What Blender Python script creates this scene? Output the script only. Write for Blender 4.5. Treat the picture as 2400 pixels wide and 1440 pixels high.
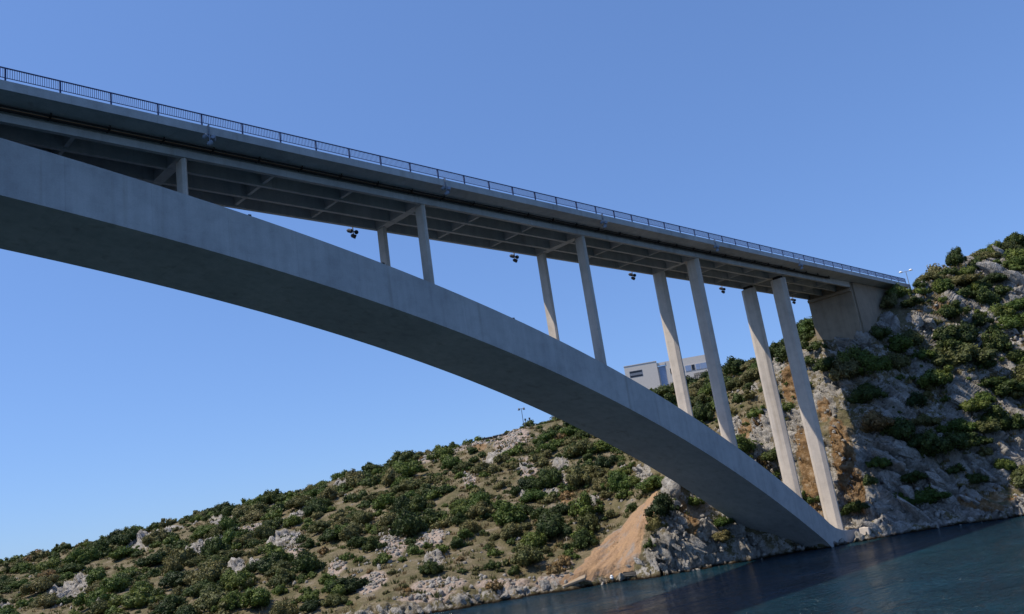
import bpy, bmesh, math, random
import numpy as np
from mathutils import Vector, Matrix
for o in list(bpy.data.objects):
    bpy.data.objects.remove(o)
scene = bpy.context.scene
C = scene.collection
R = math.radians

# ---------------------------------------------------------------- camera
CAM = (0.0, -62.013, 9.4)
YAW, PITCH, ROLL, FPX = 0.7753, 0.2470, -0.1474, 1983.8          # radians; focal length in photo pixels
fw = Vector((math.cos(PITCH) * math.cos(YAW), math.cos(PITCH) * math.sin(YAW), math.sin(PITCH)))
rt = fw.cross(Vector((0, 0, 1))).normalized(); up = rt.cross(fw)
rt2 = rt * math.cos(ROLL) + up * math.sin(ROLL); up2 = up * math.cos(ROLL) - rt * math.sin(ROLL)
cam_d = bpy.data.cameras.new('camera'); cam = bpy.data.objects.new('camera', cam_d); C.objects.link(cam)
cam.matrix_world = Matrix(((rt2.x, up2.x, -fw.x, CAM[0]), (rt2.y, up2.y, -fw.y, CAM[1]), (rt2.z, up2.z, -fw.z, CAM[2]), (0, 0, 0, 1)))
cam_d.sensor_width = 36.0; cam_d.lens = FPX / 2400 * 36
cam_d.clip_start = 0.5; cam_d.clip_end = 20000
scene.camera = cam
scene.render.resolution_x, scene.render.resolution_y = 1024, 614

# ---------------------------------------------------------------- sky, sun, exposure
SUN = Vector((-1.45, 1.0, 2.75)).normalized()                      # towards the sun
world = bpy.data.worlds.new('World'); scene.world = world; world.use_nodes = True
wn = world.node_tree.nodes; wl = world.node_tree.links
bg = wn['Background']
sky = wn.new('ShaderNodeTexSky'); sky.sky_type = 'NISHITA'; sky.sun_disc = False
sky.sun_elevation = math.asin(SUN.z); sky.sun_rotation = math.atan2(SUN.x, SUN.y)
sky.air_density = 1.0; sky.dust_density = 0.3; sky.ozone_density = 3.0; sky.altitude = 0
tone = wn.new('ShaderNodeGamma'); tone.inputs[1].default_value = 0.6; wl.new(sky.outputs[0], tone.inputs[0])      # even, hazy summer blue
tint = wn.new('ShaderNodeMix'); tint.data_type = 'RGBA'; tint.blend_type = 'MULTIPLY'; tint.inputs[0].default_value = 1.0
wl.new(tone.outputs[0], tint.inputs[6]); tint.inputs[7].default_value = (0.95, 1.36, 2.16, 1)
wl.new(tint.outputs[2], bg.inputs[0]); bg.inputs[1].default_value = 0.129
sl = bpy.data.lights.new('sun', 'SUN'); sl.energy = 4.8; sl.angle = R(0.55); sl.color = (1.0, 0.91, 0.77)
so = bpy.data.objects.new('sun', sl); C.objects.link(so)
so.rotation_euler = SUN.to_track_quat('Z', 'Y').to_euler(); so.location = (0, 0, 200)
scene.view_settings.view_transform = 'Standard'; scene.view_settings.look = 'None'
scene.view_settings.exposure = 0.12; scene.view_settings.gamma = 1.0; scene.view_settings.use_curve_mapping = False

# ---------------------------------------------------------------- terrain function
def _hash(ix, iy, iz, seed):
    h = (ix.astype(np.int64) * 374761393 + iy.astype(np.int64) * 668265263 + iz.astype(np.int64) * 2147483647 + seed * 1274126177) & 0xffffffff
    h = ((h ^ (h >> 13)) * 1274126177) & 0xffffffff
    h = ((h ^ (h >> 16)) * 2246822519) & 0xffffffff
    return ((h ^ (h >> 15)) & 0xffffff) / float(0xffffff)
def vnoise(P, seed=0):
    P = np.asarray(P, float); I = np.floor(P).astype(np.int64); F = P - I; F = F * F * (3 - 2 * F)
    out = np.zeros(len(P))
    for dx in (0, 1):
        for dy in (0, 1):
            for dz in (0, 1):
                w = (F[:, 0] if dx else 1 - F[:, 0]) * (F[:, 1] if dy else 1 - F[:, 1]) * (F[:, 2] if dz else 1 - F[:, 2])
                out += w * _hash(I[:, 0] + dx, I[:, 1] + dy, I[:, 2] + dz, seed)
    return out * 2 - 1
def fbm(P, octv=4, seed=0):
    P = np.asarray(P, float); s = np.zeros(len(P)); a = 1.0; t = 0
    for k in range(octv):
        s += a * vnoise(P * 2.03 ** k + 17.3 * k, seed + k); t += a; a *= 0.5
    return s / t
def cells(P, seed=0):
    """distance to the nearest and second nearest cell point, and the nearest cell's random number"""
    P = np.asarray(P, float); I = np.floor(P).astype(np.int64); n = len(P)
    f1 = np.full(n, 9.0); f2 = np.full(n, 9.0); idn = np.zeros(n); ctr = np.zeros((n, 3))
    for dx in (-1, 0, 1):
        for dy in (-1, 0, 1):
            for dz in (-1, 0, 1):
                jx, jy, jz = I[:, 0] + dx, I[:, 1] + dy, I[:, 2] + dz
                q = np.stack([jx + _hash(jx, jy, jz, seed), jy + _hash(jx, jy, jz, seed + 1), jz + _hash(jx, jy, jz, seed + 2)], -1)
                d = np.linalg.norm(P - q, axis=1); r = _hash(jx, jy, jz, seed + 3)
                near = d < f1
                f2 = np.where(near, f1, np.minimum(f2, d)); idn = np.where(near, r, idn); ctr = np.where(near[:, None], q, ctr); f1 = np.where(near, d, f1)
    # a tilted facet for every cell: height of the cell's own random plane at the point
    ang = idn * 39.7; tilt = (P[:, 0] - ctr[:, 0]) * np.cos(ang) + (P[:, 1] - ctr[:, 1]) * np.sin(ang) + (P[:, 2] - ctr[:, 2]) * np.sin(ang * 1.7)
    return f1, f2, idn, tilt
OX, OY = 0.0, -62.0          # pole of the table below (metres); angles in degrees from +X
TAB = [
 (-14, (160, (163, 2.5), (168, 4), (184, 28), (204, 46), (220, 52), (320, 56))),
 (5,  (150, (153, 2.5), (158, 4), (172, 27), (190, 45), (205, 51), (300, 55))),
 (12, (145, (147, 2.2), (152, 4), (165, 25), (180, 41), (195, 48.3), (300, 52))),
 (16, (143, (145, 2.0), (149, 4), (160, 24.5), (170, 37.5), (178, 43.6), (290, 46))),
 (19, (140, (142, 2.0), (145, 4), (153, 20), (160, 33), (166, 39.5), (280, 42))),
 (22, (136, (137.5, 2), (140, 5), (147, 20), (152.5, 31), (166, 39), (280, 41.5))),
 (25, (131.5, (133, 2), (136, 5), (147, 19), (156, 32.5), (168, 36.5), (280, 40))),
 (27, (127, (128.5, 2), (134, 4.5), (148, 17), (159, 29), (170, 34), (280, 37))),
 (30, (125, (127, 2.5), (133, 6), (150, 16), (165, 26.5), (180, 33), (280, 36))),
 (33, (121.5, (123, 3.6), (127.5, 8.5), (150, 17.5), (175, 27), (198, 34.2), (280, 36))),
 (36, (117.5, (119.2, 4.5), (123, 10.5), (145, 17), (180, 26), (208, 35), (280, 36.5))),
 (40, (116.5, (118, 2), (123, 4), (145, 12), (175, 21.5), (205, 31.5), (280, 33))),
 (45, (115, (116.5, 1.5), (121, 3), (145, 11), (175, 21), (205, 30.8), (280, 32))),
 (50, (113, (115, 1.5), (119, 3), (150, 11.5), (185, 21.5), (212, 28.8), (290, 29))),
 (55, (111, (113, 1.3), (118, 3), (155, 11.5), (195, 21), (225, 27.2), (310, 27))),
 (66, (125, (127, 1.5), (134, 3), (175, 10), (220, 18), (255, 23), (340, 22))),
 (76, (150, (152, 1.5), (160, 3), (205, 8.5), (255, 15.0), (290, 18.4), (380, 17))),
 (92, (180, (182, 1.5), (190, 3), (240, 8), (300, 13), (340, 16), (430, 14))),
 (118, (230, (232, 1.5), (240, 3), (290, 7), (350, 10), (390, 12), (480, 10))),
]
_az = np.array([t[0] for t in TAB], float)
_nd = np.array([[t[1][0] - 70, t[1][0] - 9, t[1][0]] + [q[0] for q in t[1][1:]] + [900] for t in TAB], float)
_nz = np.array([[-14, -2.5, 0] + [q[1] for q in t[1][1:]] + [t[1][-1][1] * 0.5] for t in TAB], float)
def _nodes(az):
    az = np.clip(az, _az[0], _az[-1])
    d = np.stack([np.interp(az, _az, _nd[:, k]) for k in range(_nd.shape[1])], -1)
    z = np.stack([np.interp(az, _az, _nz[:, k]) for k in range(_nz.shape[1])], -1)
    return d, z
def height(x, y):
    """ground height without the fine rock relief"""
    x = np.atleast_1d(np.asarray(x, float)); y = np.atleast_1d(np.asarray(y, float))
    w = np.stack([x / 17., y / 17., np.zeros_like(x)], -1)
    az = np.degrees(np.arctan2(y - OY, x - OX)) + 0.9 * fbm(w, 3, 5)
    d = np.hypot(x - OX, y - OY) + 1.6 * fbm(w * 2.1 + 9, 3, 11)
    nd, nz = _nodes(az)
    z = np.full(len(x), nz[:, 0])
    for k in range(nd.shape[1] - 1):
        t = (d - nd[:, k]) / (nd[:, k + 1] - nd[:, k])
        z = np.where(t >= 0, nz[:, k] + np.minimum(t, 1) * (nz[:, k + 1] - nz[:, k]), z)
    up = np.clip(z / 6.0, 0, 1)
    z = z + up * (1.1 * fbm(np.stack([x / 11., y / 11., z * 0], -1), 4, 21))
    return z
def ground(x, y):
    """height() with the level pad cut for the arch footing and the shelf under the abutment"""
    x = np.atleast_1d(np.asarray(x, float)); y = np.atleast_1d(np.asarray(y, float))
    z = height(x, y)
    out = np.maximum(np.maximum(np.abs(x - 117.5) - 6.0, np.abs(y) - 6.2), 0)
    return np.minimum(z, 0.5 + out * 2.3 + 0.25 * fbm(np.stack([x / 2.5, y / 2.5, x * 0], -1), 2, 3) * (out < 3))
# surface patches: x, y, half-width across, half-length up the slope
ROCK = [(90.0,161.6,5.8,5.4),(84.3,160.8,3.8,15.5),(78.7,117.5,2.0,6.2),(97.9,147.5,1.9,8.5),(82.1,116.2,2.4,3.1),(85.6,92.6,3.6,9.6),(72.2,86.7,1.7,7.1),(74.1,82.0,1.6,4.6),(105.6,114.6,2.5,7.3),(97.2,107.3,2.0,4.2),(118.9,124.0,1.3,8.0),(55.8,126.7,3.2,12.7),(60.4,130.5,2.0,6.2),(52.7,93.5,1.7,2.3),(47.3,133.3,1.0,6.9),(97.8,135.1,0.9,5.4),(91.6,111.6,1.6,2.7),(120.6,122.0,2.2,10.2),(127.6,74.3,2.9,5.0),(123.7,52.4,1.7,3.8),(116.1,45.9,1.0,2.3),(109.9,49.7,0.8,5.0),(109.8,43.5,2.1,2.9),(98.8,42.7,2.0,2.3),(106.2,30.7,0.9,1.2),(79.8,39.7,1.4,3.8),(120.6,59.6,0.7,2.7),(112.5,24.2,1.4,3.3),(99.8,10.7,1.5,5.4),(97.5,8.4,1.8,1.8),(94.0,9.8,1.8,1.7),(96.2,7.6,2.1,1.9),(100.0,6.1,2.1,1.8),(104.4,3.5,1.9,1.6),(100.5,7.1,1.4,1.8),(106.1,2.2,1.6,0.9),(140.6,17.4,0.8,1.7),(145.6,14.0,1.7,5.4),(134.1,18.7,1.1,3.3),(132.2,13.0,2.0,3.1),(128.8,12.8,3.0,1.1),(132.4,6.9,1.4,3.6),(129.9,-1.1,1.0,2.9),(128.1,-2.5,1.0,2.6),(126.6,-3.4,1.0,1.4),(134.2,1.0,1.0,1.5),(148.6,-6.3,1.4,3.3),(152.0,-10.6,2.4,1.9),(161.3,-13.4,1.9,3.3),(173.2,-15.9,4.3,3.8),(178.2,-18.2,1.3,2.7),(171.0,-21.4,2.2,2.1),(167.7,-21.7,1.7,1.9),(159.6,-9.7,0.6,1.5),(155.0,-15.6,1.8,1.5),(159.9,-21.2,1.7,1.0),(146.0,-10.7,1.9,1.6),(142.0,-1.2,1.9,1.7),(141.7,-3.7,1.5,2.3),(146.6,-14.9,0.8,0.9),(146.1,-21.1,0.9,1.9),(133.9,-9.7,4.0,3.3),(129.5,-7.6,3.2,3.5),(125.0,-7.2,2.1,1.7),(135.8,-13.4,1.8,1.0),(140.5,-17.8,1.5,1.8),(142.9,-20.0,0.9,1.8),(134.2,-16.4,4.3,0.9),(138.5,-21.6,1.5,1.0),(129.9,-10.4,3.5,1.8),(135.1,-13.6,4.3,2.2),(137.2,-8.5,3.0,1.9)]
BARE = [(134.7,101.3,6.2,6.8),(138.5,80.2,4.0,9.4),(137.4,90.8,5.2,2.9),(94.7,69.4,2.0,4.4),(84.3,55.4,2.3,9.2),(87.7,50.0,2.3,4.2),(70.6,42.4,2.2,4.6),(73.0,30.7,3.6,2.3),(113.6,68.1,1.2,7.7),(120.3,57.8,1.5,6.7),(87.3,21.1,1.3,2.3),(83.0,19.7,2.3,1.0),(79.4,114.4,2.4,4.8),(91.8,114.0,4.0,2.7),(80.3,79.8,1.2,4.4),(73.7,55.8,1.4,3.8),(78.7,24.2,3.5,1.7),(69.8,29.1,3.5,1.2),(116.6,44.6,1.3,3.3)]
ORANGE = [(138.7,9.3,1.4,2.7),(132.9,16.3,1.1,3.1),(99.4,7.9,0.9,1.5),(128.3,3.8,1.6,4.4),(128.9,-1.9,1.6,4.3),(126.6,-4.0,1.0,2.0),(134.0,2.0,1.0,1.9),(139.6,8.6,1.3,1.6),(108.2,37.9,1.5,3.8),(157.1,-13.2,2.1,1.2),(133.5,13.7,1.1,1.0),(134.3,87.5,2.2,4.0),(138.4,-19.5,2.2,1.0),(135.5,-17.2,2.9,0.6),(162.3,-21.6,1.3,0.7)]
SCREE = [(100.6,14.2,0.9,5.4),(98.8,14.5,1.3,4.8),(97.4,14.7,1.5,4.2),(95.9,15.4,1.7,4.2),(94.7,16.1,2.0,3.5),(93.0,16.6,2.2,2.7),(90.2,16.0,2.3,2.5),(88.2,16.0,2.5,1.1),(93.6,14.3,1.5,2.1),(91.7,13.4,1.7,1.9),(90.2,14.0,2.1,1.0),(87.0,16.6,2.5,0.7)]
SCREE_OUTLINE = [(104.4,16.2),(101.2,13.1),(98.4,11.4),(97.1,12.2),(95.7,12.8),(94.1,12.4),(92.4,11.8),(91.1,11.8),(89.6,13.6),(87.7,15.8),(84.7,17.2),(83.3,18.4),(85.9,18.1),(90.7,19.5),(94.9,20.1),(99.7,21.0),(102.2,19.9),(102.9,17.5)]
SKY_TREES = [(170.4,-13.1,2.2),(167.2,-12.1,1.5),(175.6,-15.0,1.7),(179.7,-17.1,2.0),(158.7,-9.3,1.6),(187.3,-19.6,2.4)]
DRY_BUSH = [(107.4,37.2),(87.1,20.9),(84.6,20.3),(76.6,24.4),(79.8,69.1)]
RIGHT_BUSH = [(159.6,50.0,3),(153.5,39.0,2.6),(156.0,28.9,3.2),(153.1,30.7,2.5),(137.8,27.4,2.4),(145.1,28.5,2),(151.1,17.0,2.2),(149.8,19.4,2),(97.3,10.4,2.0),(95.7,10.8,1.9),(93.9,10.6,1.3),(103.3,5.3,1.7),(102.1,4.8,1.5),(101.8,7.9,1.3),(145.6,39.1,2.2),(159.6,52.1,2),(155.9,-6.4,2.3),(153.1,-5.3,2),(154.2,-8.5,2.2),(157.0,-9.5,1.8),(167.2,-12.2,1.8),(173.1,-15.4,2.0),(179.7,-17.1,2.2),(187.7,-19.5,2.8),(175.1,-21.5,2.4),(165.2,-14.3,2.6),(162.3,-12.3,2.2),(164.3,-16.6,2),(156.8,-13.9,2.4),(163.1,-17.8,2.6),(162.0,-19.4,2.2),(152.3,-13.0,2.4),(159.1,-17.2,2),(156.3,-19.6,2.8),(156.9,-21.7,2.3),(149.9,-14.6,3),(145.8,-12.4,2.4),(145.3,-8.0,2.3),(143.4,-5.9,1.8),(139.7,-2.7,2.6),(138.4,-1.6,2.4),(138.7,-5.6,2.8),(136.1,-4.6,2.6),(133.8,-6.2,2.2),(138.4,1.4,2.2),(140.1,-14.2,3.2),(137.4,-12.0,2.2),(142.7,-16.6,2.4),(145.7,-16.2,2.6),(151.2,-19.9,2.8),(151.0,-18.3,2.2),(146.9,-19.3,2.6),(148.8,-21.3,2.2),(151.8,-21.1,2.2),(134.8,-8.5,2.3),(140.3,-10.3,2),(124.9,-3.8,2),(124.9,-2.1,1.4),(125.8,3.4,1.6),(126.2,4.7,1.2),(135.1,8.2,1.8),(140.6,3.8,1.6),(139.7,5.2,1.8),(137.7,5.8,1.6),(152.5,-17.9,2.4),(136.3,-10.3,2),(130.3,-6.2,1.8),(127.5,-5.5,1.6),(132.3,-9.8,1.5)]
# ---------------------------------------------------------------- helpers
rng = np.random.default_rng(7); random.seed(7)
def mesh_from(name, V, F, smooth=False):
    me = bpy.data.meshes.new(name); me.from_pydata([tuple(map(float, v)) for v in V], [], [tuple(map(int, f)) for f in F]); me.update()
    if smooth: me.polygons.foreach_set('use_smooth', [True] * len(me.polygons))
    return me
def fast_mesh(name, V, F, smooth=False):
    """V (n,3), F (m,k) arrays, all faces with k corners"""
    V = np.asarray(V, np.float32); F = np.asarray(F, np.int32); k = F.shape[1]
    me = bpy.data.meshes.new(name); me.vertices.add(len(V)); me.vertices.foreach_set('co', V.ravel())
    me.loops.add(F.size); me.loops.foreach_set('vertex_index', F.ravel())
    me.polygons.add(len(F)); me.polygons.foreach_set('loop_start', np.arange(0, F.size, k, dtype=np.int32))
    me.polygons.foreach_set('loop_total', np.full(len(F), k, np.int32))
    me.update(calc_edges=True)
    if smooth: me.polygons.foreach_set('use_smooth', np.ones(len(F), bool))
    return me
class MB:
    def __init__(self): self.v = []; self.f = []
    def add(self, V, F):
        n = len(self.v); self.v += [tuple(v) for v in V]; self.f += [tuple(i + n for i in f) for f in F]; return self
    def box(self, x0, x1, y0, y1, z0, z1):
        return self.add([(x0, y0, z0), (x1, y0, z0), (x1, y1, z0), (x0, y1, z0), (x0, y0, z1), (x1, y0, z1), (x1, y1, z1), (x0, y1, z1)],
                        [(3, 2, 1, 0), (4, 5, 6, 7), (0, 1, 5, 4), (1, 2, 6, 5), (2, 3, 7, 6), (3, 0, 4, 7)])
    def tube(self, a, b, r0, r1=None, n=8, caps=True):
        a = Vector(a); b = Vector(b); r1 = r0 if r1 is None else r1
        d = (b - a).normalized(); u = d.orthogonal().normalized(); w = d.cross(u)
        V = [a + (u * math.cos(6.28318 * i / n) + w * math.sin(6.28318 * i / n)) * r0 for i in range(n)] + \
            [b + (u * math.cos(6.28318 * i / n) + w * math.sin(6.28318 * i / n)) * r1 for i in range(n)]
        F = [(i, (i + 1) % n, n + (i + 1) % n, n + i) for i in range(n)]
        if caps: F += [tuple(reversed(range(n))), tuple(range(n, 2 * n))]
        return self.add(V, F)
    def prism(self, prof, ax, lo, hi):
        """closed profile of 2-D points swept along axis ax from lo to hi"""
        n = len(prof); put = {'x': lambda p, t: (t, p[0], p[1]), 'y': lambda p, t: (p[0], t, p[1]), 'z': lambda p, t: (p[0], p[1], t)}[ax]
        V = [put(p, lo) for p in prof] + [put(p, hi) for p in prof]
        return self.add(V, [(i, (i + 1) % n, n + (i + 1) % n, n + i) for i in range(n)] + [tuple(reversed(range(n))), tuple(range(n, 2 * n))])
    def mesh(self, name, smooth=False):
        me = mesh_from(name, self.v, self.f, smooth); b = bmesh.new(); b.from_mesh(me); bmesh.ops.recalc_face_normals(b, faces=b.faces); b.to_mesh(me); b.free(); return me
def obj(name, me, mat=None, parent=None, loc=(0, 0, 0)):
    o = bpy.data.objects.new(name, me); C.objects.link(o); o.location = loc
    if mat and me and not me.materials: me.materials.append(mat)
    if parent: o.parent = parent
    return o
def thing(name, label, cat, loc=(0, 0, 0), group=None, me=None, mat=None):
    o = obj(name, me, mat, None, loc); o['label'] = label; o['category'] = cat
    if group: o['group'] = group
    return o
def bevel(o, w, seg=1):
    m = o.modifiers.new('bevel', 'BEVEL'); m.width = w; m.segments = seg; m.limit_method = 'ANGLE'; m.angle_limit = R(30)

# ---------------------------------------------------------------- materials
def new_mat(name):
    m = bpy.data.materials.new(name); m.use_nodes = True; nt = m.node_tree
    return m, nt, nt.nodes['Principled BSDF']
def node(nt, t, **kw):
    n = nt.nodes.new(t)
    for k, v in kw.items(): setattr(n, k, v)
    return n
def noise(nt, scale, detail=4, vec=None, rough=0.55):
    n = node(nt, 'ShaderNodeTexNoise'); n.inputs['Scale'].default_value = scale; n.inputs['Detail'].default_value = detail; n.inputs['Roughness'].default_value = rough
    if vec is not None: nt.links.new(vec, n.inputs['Vector'])
    return n.outputs['Fac']
def ramp(nt, fac, stops):
    r = node(nt, 'ShaderNodeValToRGB'); e = r.color_ramp.elements
    while len(e) < len(stops): e.new(0.5)
    for i, (p, c) in enumerate(stops): e[i].position = p; e[i].color = (c[0], c[1], c[2], 1) if isinstance(c, tuple) else (c, c, c, 1)
    nt.links.new(fac, r.inputs[0]); return r.outputs[0]
def mixc(nt, fac, a, b, mode='MIX'):
    m = node(nt, 'ShaderNodeMix', data_type='RGBA', blend_type=mode)
    for s, v in ((m.inputs[0], fac), (m.inputs[6], a), (m.inputs[7], b)):
        if isinstance(v, (int, float)): s.default_value = v
        elif isinstance(v, tuple): s.default_value = (v[0], v[1], v[2], 1)
        else: nt.links.new(v, s)
    return m.outputs[2]
def mapping(nt, src, scale=(1, 1, 1), rot=(0, 0, 0)):
    m = node(nt, 'ShaderNodeMapping'); m.inputs['Scale'].default_value = scale; m.inputs['Rotation'].default_value = rot
    nt.links.new(src, m.inputs[0]); return m.outputs[0]
def bump(nt, h, dist, strength=1.0, nrm=None):
    b = node(nt, 'ShaderNodeBump'); b.inputs['Distance'].default_value = dist; b.inputs['Strength'].default_value = strength
    nt.links.new(h, b.inputs['Height'])
    if nrm is not None: nt.links.new(nrm, b.inputs['Normal'])
    return b.outputs[0]
def math_n(nt, op, a, b=None):
    m = node(nt, 'ShaderNodeMath', operation=op)
    for i, v in enumerate((a, b)):
        if v is None: continue
        if isinstance(v, (int, float)): m.inputs[i].default_value = v
        else: nt.links.new(v, m.inputs[i])
    return m.outputs[0]

def concrete(name, base, dark, board=True):
    m, nt, bs = new_mat(name); geo = node(nt, 'ShaderNodeNewGeometry').outputs['Position']
    big = ramp(nt, noise(nt, 0.16, 5, geo), [(0.3, dark), (0.62, base)])
    streak = ramp(nt, noise(nt, 1.0, 5, mapping(nt, geo, (1.5, 1.5, 0.07))), [(0.36, 0.82), (0.6, 1.0)])
    col = mixc(nt, 0.55, big, streak, 'MULTIPLY')
    blot = ramp(nt, noise(nt, 0.9, 6, geo), [(0.32, 0.8), (0.55, 1.0)]); col = mixc(nt, 0.6, col, blot, 'MULTIPLY')
    fine = ramp(nt, noise(nt, 9, 3, geo), [(0.3, 0.9), (0.7, 1.06)]); col = mixc(nt, 0.7, col, fine, 'MULTIPLY')
    wx = node(nt, 'ShaderNodeTexWave', wave_type='BANDS', bands_direction='X', wave_profile='SAW'); wx.inputs['Scale'].default_value = 0.0541; wx.inputs['Distortion'].default_value = 0.05
    nt.links.new(geo, wx.inputs['Vector']); jx = ramp(nt, wx.outputs['Fac'], [(0.0, 0.80), (0.012, 1.0), (0.5, 0.965), (1.0, 1.02)]); col = mixc(nt, 0.8, col, jx, 'MULTIPLY')
    run = ramp(nt, noise(nt, 1.0, 3, mapping(nt, geo, (0.7, 0.7, 0.03))), [(0.60, (1.0, 1.0, 1.0)), (0.70, (0.72, 0.68, 0.62))]); col = mixc(nt, 0.55, col, run, 'MULTIPLY')
    h = noise(nt, 5, 4, geo)
    if board:   # formwork lifts: fine joints every 2.5 m along x and every 1.2 m of height
        w = node(nt, 'ShaderNodeTexWave', wave_type='BANDS', bands_direction='Z', wave_profile='SAW'); w.inputs['Scale'].default_value = 0.262; w.inputs['Distortion'].default_value = 0.15
        nt.links.new(geo, w.inputs['Vector'])
        j = ramp(nt, w.outputs['Fac'], [(0.0, 0.84), (0.03, 1.0)]); col = mixc(nt, 0.55, col, j, 'MULTIPLY')
    nt.links.new(col, bs.inputs['Base Color']); bs.inputs['Roughness'].default_value = 0.9; bs.inputs['Specular IOR Level'].default_value = 0.2
    nt.links.new(bump(nt, h, 0.03, 0.5), bs.inputs['Normal']); return m
M = {}
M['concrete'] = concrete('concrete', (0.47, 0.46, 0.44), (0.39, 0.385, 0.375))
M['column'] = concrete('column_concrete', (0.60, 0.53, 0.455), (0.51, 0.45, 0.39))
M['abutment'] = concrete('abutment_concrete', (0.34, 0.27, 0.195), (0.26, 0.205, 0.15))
def plain(name, col, rough=0.6, metal=0.0, var=0.15, scale=3.0):
    m, nt, bs = new_mat(name); geo = node(nt, 'ShaderNodeTexCoord').outputs['Object']
    c = ramp(nt, noise(nt, scale, 4, geo), [(0.3, tuple(v * (1 - var) for v in col)), (0.7, tuple(min(1, v * (1 + var)) for v in col))])
    nt.links.new(c, bs.inputs['Base Color']); bs.inputs['Roughness'].default_value = rough; bs.inputs['Metallic'].default_value = metal
    return m
M['rail'] = plain('rail_paint', (0.012, 0.038, 0.125), 0.75)
M['kerb'] = plain('pale_kerb', (0.62, 0.62, 0.60), 0.8)
M['pipe'] = plain('dark_pipe', (0.035, 0.03, 0.027), 0.95); M['pipe'].node_tree.nodes['Principled BSDF'].inputs['Specular IOR Level'].default_value = 0.05
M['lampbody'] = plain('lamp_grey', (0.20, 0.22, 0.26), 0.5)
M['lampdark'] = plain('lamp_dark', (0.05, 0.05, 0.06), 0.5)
M['white'] = plain('white_plaster', (0.66, 0.61, 0.55), 0.85, var=0.05)
M['blue_panel'] = plain('blue_glass_panel', (0.28, 0.36, 0.52), 0.12, var=0.1)
M['dark_opening'] = plain('dark_opening', (0.015, 0.016, 0.02), 0.3)
M['lamp_white'] = plain('white_lamp_shade', (0.9, 0.9, 0.88), 0.3, var=0.02)
M['wood'] = plain('weathered_wood', (0.30, 0.27, 0.21), 0.85)
M['bark'] = plain('bark', (0.10, 0.075, 0.055), 0.9)
M['hull'] = plain('dark_hull', (0.03, 0.028, 0.026), 0.8)

def leaf_mat(name, cols, trans=0.25):
    m, nt, bs = new_mat(name); oi = node(nt, 'ShaderNodeObjectInfo').outputs['Random']
    geo = node(nt, 'ShaderNodeNewGeometry')
    base = ramp(nt, oi, [(i / (len(cols) - 1), c) for i, c in enumerate(cols)])
    isl = ramp(nt, geo.outputs['Random Per Island'], [(0.0, 0.55), (1.0, 1.35)]); col = mixc(nt, 1.0, base, isl, 'MULTIPLY')
    n = ramp(nt, noise(nt, 0.55, 3, geo.outputs['Position']), [(0.3, (0.72, 0.82, 0.8)), (0.7, (1.3, 1.12, 0.9))]); col = mixc(nt, 0.8, col, n, 'MULTIPLY')
    nt.links.new(col, bs.inputs['Base Color']); bs.inputs['Roughness'].default_value = 0.6; bs.inputs['Specular IOR Level'].default_value = 0.25
    tr = node(nt, 'ShaderNodeBsdfTranslucent'); nt.links.new(col, tr.inputs[0]); mx = node(nt, 'ShaderNodeMixShader'); mx.inputs[0].default_value = trans
    nt.links.new(bs.outputs[0], mx.inputs[1]); nt.links.new(tr.outputs[0], mx.inputs[2]); nt.links.new(mx.outputs[0], nt.nodes['Material Output'].inputs[0])
    return m
M['leaf_dark'] = leaf_mat('leaf_dark', [(0.032, 0.052, 0.017), (0.052, 0.080, 0.021), (0.074, 0.098, 0.028)])
M['leaf_mid'] = leaf_mat('leaf_mid', [(0.058, 0.102, 0.021), (0.088, 0.130, 0.027), (0.118, 0.150, 0.036)])
M['leaf_olive'] = leaf_mat('leaf_olive', [(0.096, 0.112, 0.040), (0.130, 0.132, 0.050), (0.175, 0.160, 0.072)])
M['leaf_dry'] = leaf_mat('leaf_dry', [(0.19, 0.135, 0.06), (0.22, 0.15, 0.07), (0.25, 0.17, 0.08)])
M['dry_grass'] = leaf_mat('dry_grass', [(0.22, 0.165, 0.085), (0.24, 0.18, 0.095)])

def rock_mat(name, a, b, c):
    m, nt, bs = new_mat(name); geo = node(nt, 'ShaderNodeNewGeometry'); pos = geo.outputs['Position']
    col = ramp(nt, noise(nt, 0.7, 6, pos, 0.65), [(0.28, a), (0.5, b), (0.72, c)])
    crack = node(nt, 'ShaderNodeTexVoronoi', feature='DISTANCE_TO_EDGE'); crack.inputs['Scale'].default_value = 1.4; nt.links.new(mapping(nt, pos, (1, 1, 0.6), (0.4, 0.3, 0)), crack.inputs['Vector'])
    ck = ramp(nt, crack.outputs['Distance'], [(0.0, 0.35), (0.06, 1.0)]); col = mixc(nt, 0.6, col, ck, 'MULTIPLY')
    pit = ramp(nt, noise(nt, 5, 5, pos, 0.7), [(0.3, 0.55), (0.55, 1.0)]); col = mixc(nt, 0.7, col, pit, 'MULTIPLY')
    nt.links.new(col, bs.inputs['Base Color']); bs.inputs['Roughness'].default_value = 0.95; bs.inputs['Specular IOR Level'].default_value = 0.1
    h = math_n(nt, 'ADD', math_n(nt, 'MULTIPLY', noise(nt, 2.2, 6, pos, 0.7), 1.0), math_n(nt, 'MULTIPLY', ck, 0.25))
    nt.links.new(bump(nt, h, 0.35, 1.0), bs.inputs['Normal']); return m
M['rock'] = rock_mat('limestone', (0.20, 0.18, 0.15), (0.36, 0.335, 0.30), (0.50, 0.47, 0.43))
M['rock_warm'] = rock_mat('warm_limestone', (0.22, 0.15, 0.09), (0.38, 0.29, 0.19), (0.46, 0.39, 0.29))

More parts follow.
